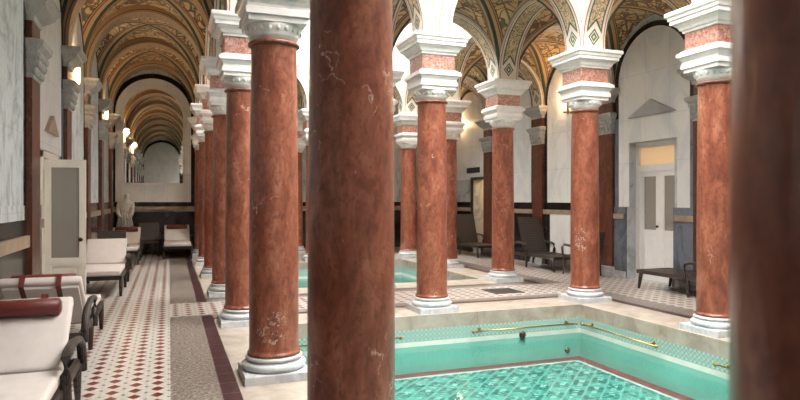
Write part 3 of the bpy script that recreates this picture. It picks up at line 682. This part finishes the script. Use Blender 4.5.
# ------------------------------------------------------------------ loungers
def padded(bm, x0, x1, L_, t, M4, bev=.03):
    n0 = len(bm.verts); vs = box(bm, x0, x1, 0, L_, 0, t, bev=bev)
    bm.verts.ensure_lookup_table()
    bmesh.ops.transform(bm, matrix=M4, verts=bm.verts[n0:] if n0 else bm.verts)
HW = .345
CR, TOPY, TOPZ = 1.30, 1.77, .42        # crease, back horizontal end
ang = .70
def build_lounger(cushion=True, bolster=True, back='wicker'):
    t = thing('sun_lounger', '', 'sun lounger')
    b = bmesh.new()
    for s in (-1, 1): box(b, s * HW - .022, s * HW + .022, .0, 1.97, .27, .335, bev=.008)
    for y in (0.0, 1.93): box(b, -HW, HW, y, y + .045, .27, .335, bev=.008)
    box(b, -HW + .02, HW - .02, .04, CR, .305, .328)
    mk('seat_frame', b, M['wicker'], t)
    for s in (-1, 1):
        for y0, y1 in ((.10, .04), (1.14, 1.16), (1.90, 1.97)):
            b = bmesh.new(); tube(b, [(s * HW, y0, .30), (s * HW, (y0 + y1) / 2, .15), (s * HW, y1, 0)], [.034, .030, .020], 8); mk('leg', b, M['wicker'], t, smooth=True)
        b = bmesh.new(); x = s * (HW + .035)
        pts = [(x, 1.14, .24), (x, 1.10, .42), (x, 1.13, .53), (x, 1.22, .555), (x, 1.45, .565), (x, 1.72, .53), (x, 1.86, .47), (x, 1.93, .36), (x, 1.95, .24)]
        tube(b, pts, .034, 10, .75); mk('armrest', b, M['wicker'], t, smooth=True)
    A_, BL = (ang, .66) if cushion else (1.22, .86)
    Bm = Matrix.Translation((0, CR, .335)) @ Matrix.Rotation(A_, 4, 'X')
    b = bmesh.new(); box(b, -HW + .03, HW - .03, 0, BL, -.03, 0, bev=.008); bmesh.ops.transform(b, matrix=Bm, verts=b.verts)
    br = mk('backrest', b, M[back], t)
    b = bmesh.new(); tube(b, [Bm @ Vector((0, .42, -.03)), (0, 1.85, .30)], .015, 8); mk('prop', b, M['wicker'], br)
    if cushion:
        b = bmesh.new(); box(b, -HW + .005, HW - .005, .0, CR - .01, 0, .085, bev=.03); bmesh.ops.translate(b, verts=b.verts, vec=(0, 0, .337)); mk('seat_cushion', b, M['cushion'], t, smooth=True)
        b = bmesh.new(); box(b, -HW + .005, HW - .005, .05, .70, .002, .085, bev=.03); bmesh.ops.transform(b, matrix=Bm, verts=b.verts); mk('back_cushion', b, M['cushion'], t, smooth=True)
    if bolster:
        b = bmesh.new(); tube(b, [Vector((-.28, .555, .13)), Vector((-.265, .555, .13)), Vector((.265, .555, .13)), Vector((.28, .555, .13))], [.04, .062, .062, .04], 16); bmesh.ops.transform(b, matrix=Bm, verts=b.verts)
        bo = mk('bolster', b, M['bolster'], t, smooth=True)
        for s in (-1, 1):
            b = bmesh.new(); x = s * .15
            for a, c in (((.555, .09), (.71, .092)), ((.705, -.035), (.715, .092)), ((.25, -.037), (.71, -.033))):
                box(b, x - .022, x + .022, min(a[0], c[0]), max(a[0], c[0]), min(a[1], c[1]), max(a[1], c[1]))
            bmesh.ops.transform(b, matrix=Bm, verts=b.verts); mk('strap', b, M['bolster'], bo)
    return t
full = build_lounger(); full.location = (-1.01, 3.44, 0); full['group'] = 'wicker sun loungers'
full['label'] = 'nearest lounger, cream cushion and burgundy bolster, at the lower left corner'
fb = build_lounger(back='cushion'); fb.location = (-1.115, 8.38, 0); fb.rotation_euler.z = PI; fb['group'] = 'wicker sun loungers'
fb['label'] = 'lounger with its back towards the camera, burgundy straps over the rear of its cushion'
nob = build_lounger(True, False); nob.location = (-1.08, 11.0, 0); nob['group'] = 'wicker sun loungers'
nob['label'] = 'lounger with plain cream cushion and no bolster, behind the open cream door'
dup(full, (-1.05, 16.2, 0), 0, 'far lounger with burgundy bolster in front of the stone statue')
dup(full, (.21, 17.40, 0), 0, 'far lounger with burgundy bolster at the end of the column row')
dk = build_lounger(False, False); dk['group'] = 'wicker sun loungers'; dk.location = (8.13, 8.92, 0); dk.rotation_euler.z = PI
dk['label'] = 'bare dark lounger below the white double door, its foot end showing'
dup(dk, (8.10, 11.38, 0), 0, 'bare dark lounger in front of the white radiator cover by the right wall')
dup(dk, (8.1, 14.9, 0), 0, 'bare dark lounger at the far right wall beside the lit doorway')
ac = thing('wicker_armchair', 'dark wicker armchair with a leaning back behind the rear pool corner column', 'chair', (8.04, 10.85, 0), PI, 'dark wicker armchairs')
b = bmesh.new(); box(b, -.28, .28, -.28, .28, .36, .42, bev=.01); mk('seat', b, M['wicker'], ac)
b = bmesh.new(); box(b, -.27, .27, 0, .04, 0, .52, bev=.012); bmesh.ops.transform(b, matrix=Matrix.Translation((0, .24, .42)) @ Matrix.Rotation(-.3, 4, 'X'), verts=b.verts); mk('backrest', b, M['wicker'], ac)
for sx in (-1, 1):
    for sy in (-1, 1):
        b = bmesh.new(); tube(b, [(sx * .25, sy * .25, .37), (sx * .26, sy * .28, 0)], [.028, .018], 8); mk('leg', b, M['wicker'], ac)
    b = bmesh.new(); tube(b, [(sx * .29, -.25, .40), (sx * .30, -.26, .58), (sx * .30, -.18, .63), (sx * .30, .3, .60)], .025, 8); mk('armrest', b, M['wicker'], ac, smooth=True)
dup(ac, (-.54, 18.78, 0), 0, 'bare dark armchair between the two bolstered loungers at the end wall')
dup(ac, (-1.13, 14.1, 0), 0, 'bare dark armchair against the left wall, behind the plain cream-cushioned lounger')
# ------------------------------------------------------------------ statue
st = thing('stone_statue', 'pale stone statue of a bowed draped figure in the corner by the mirror wall', 'statue', (-1.16, 18.98, 0))
mk('pedestal', sq([(.24, 0), (.24, .08), (.20, .10), (.20, .45), (.23, .48), (.23, .52)]), M['statue'], st)
def skin(name, joints, edges, mat, parent, lvl=2):
    me = bpy.data.meshes.new(name); me.from_pydata([j[0] for j in joints], edges, []); me.materials.append(mat)
    o = bpy.data.objects.new(name, me); COL.objects.link(o); o.parent = parent
    sk = o.modifiers.new('skin', 'SKIN'); sk.use_smooth_shade = True
    for i, j in enumerate(joints):
        r = j[1]; me.skin_vertices[0].data[i].radius = (r, r) if not isinstance(r, tuple) else r
    me.skin_vertices[0].data[0].use_root = True
    ss = o.modifiers.new('sub', 'SUBSURF'); ss.levels = lvl; ss.render_levels = lvl
    return o
J = [((0, .02, .98), (.15, .13)), ((0, 0, 1.18), (.13, .11)), ((.02, -.05, 1.42), (.17, .12)), ((.04, -.11, 1.56), .055), ((.06, -.16, 1.64), (.075, .085)), ((.07, -.19, 1.76), (.07, .085)),
     ((-.15, -.03, 1.46), .065), ((-.18, -.07, 1.22), .055), ((-.12, -.22, 1.10), .042), ((-.03, -.26, 1.06), .035),
     ((.20, -.04, 1.46), .065), ((.20, -.12, 1.22), .055), ((.16, -.25, 1.08), .042), ((.08, -.28, 1.02), .035),
     ((0, .02, .80), (.17, .15)), ((0, .02, .56), (.21, .17))]
E = [(0, 1), (1, 2), (2, 3), (3, 4), (4, 5), (2, 6), (6, 7), (7, 8), (8, 9), (2, 10), (10, 11), (11, 12), (12, 13), (0, 14), (14, 15)]
skin('draped_figure', J, E, M['statue'], st)
b = bmesh.new()
for i in range(16):
    a = 2 * PI * i / 16; tube(b, [(.13 * math.cos(a), .02 + .11 * math.sin(a), 1.25), (.19 * math.cos(a + .08), .02 + .17 * math.sin(a + .08), .9), (.235 * math.cos(a), .02 + .20 * math.sin(a), .53)], [.012, .022, .028], 6)
mk('drapery_folds', b, M['statue'], st, smooth=True)
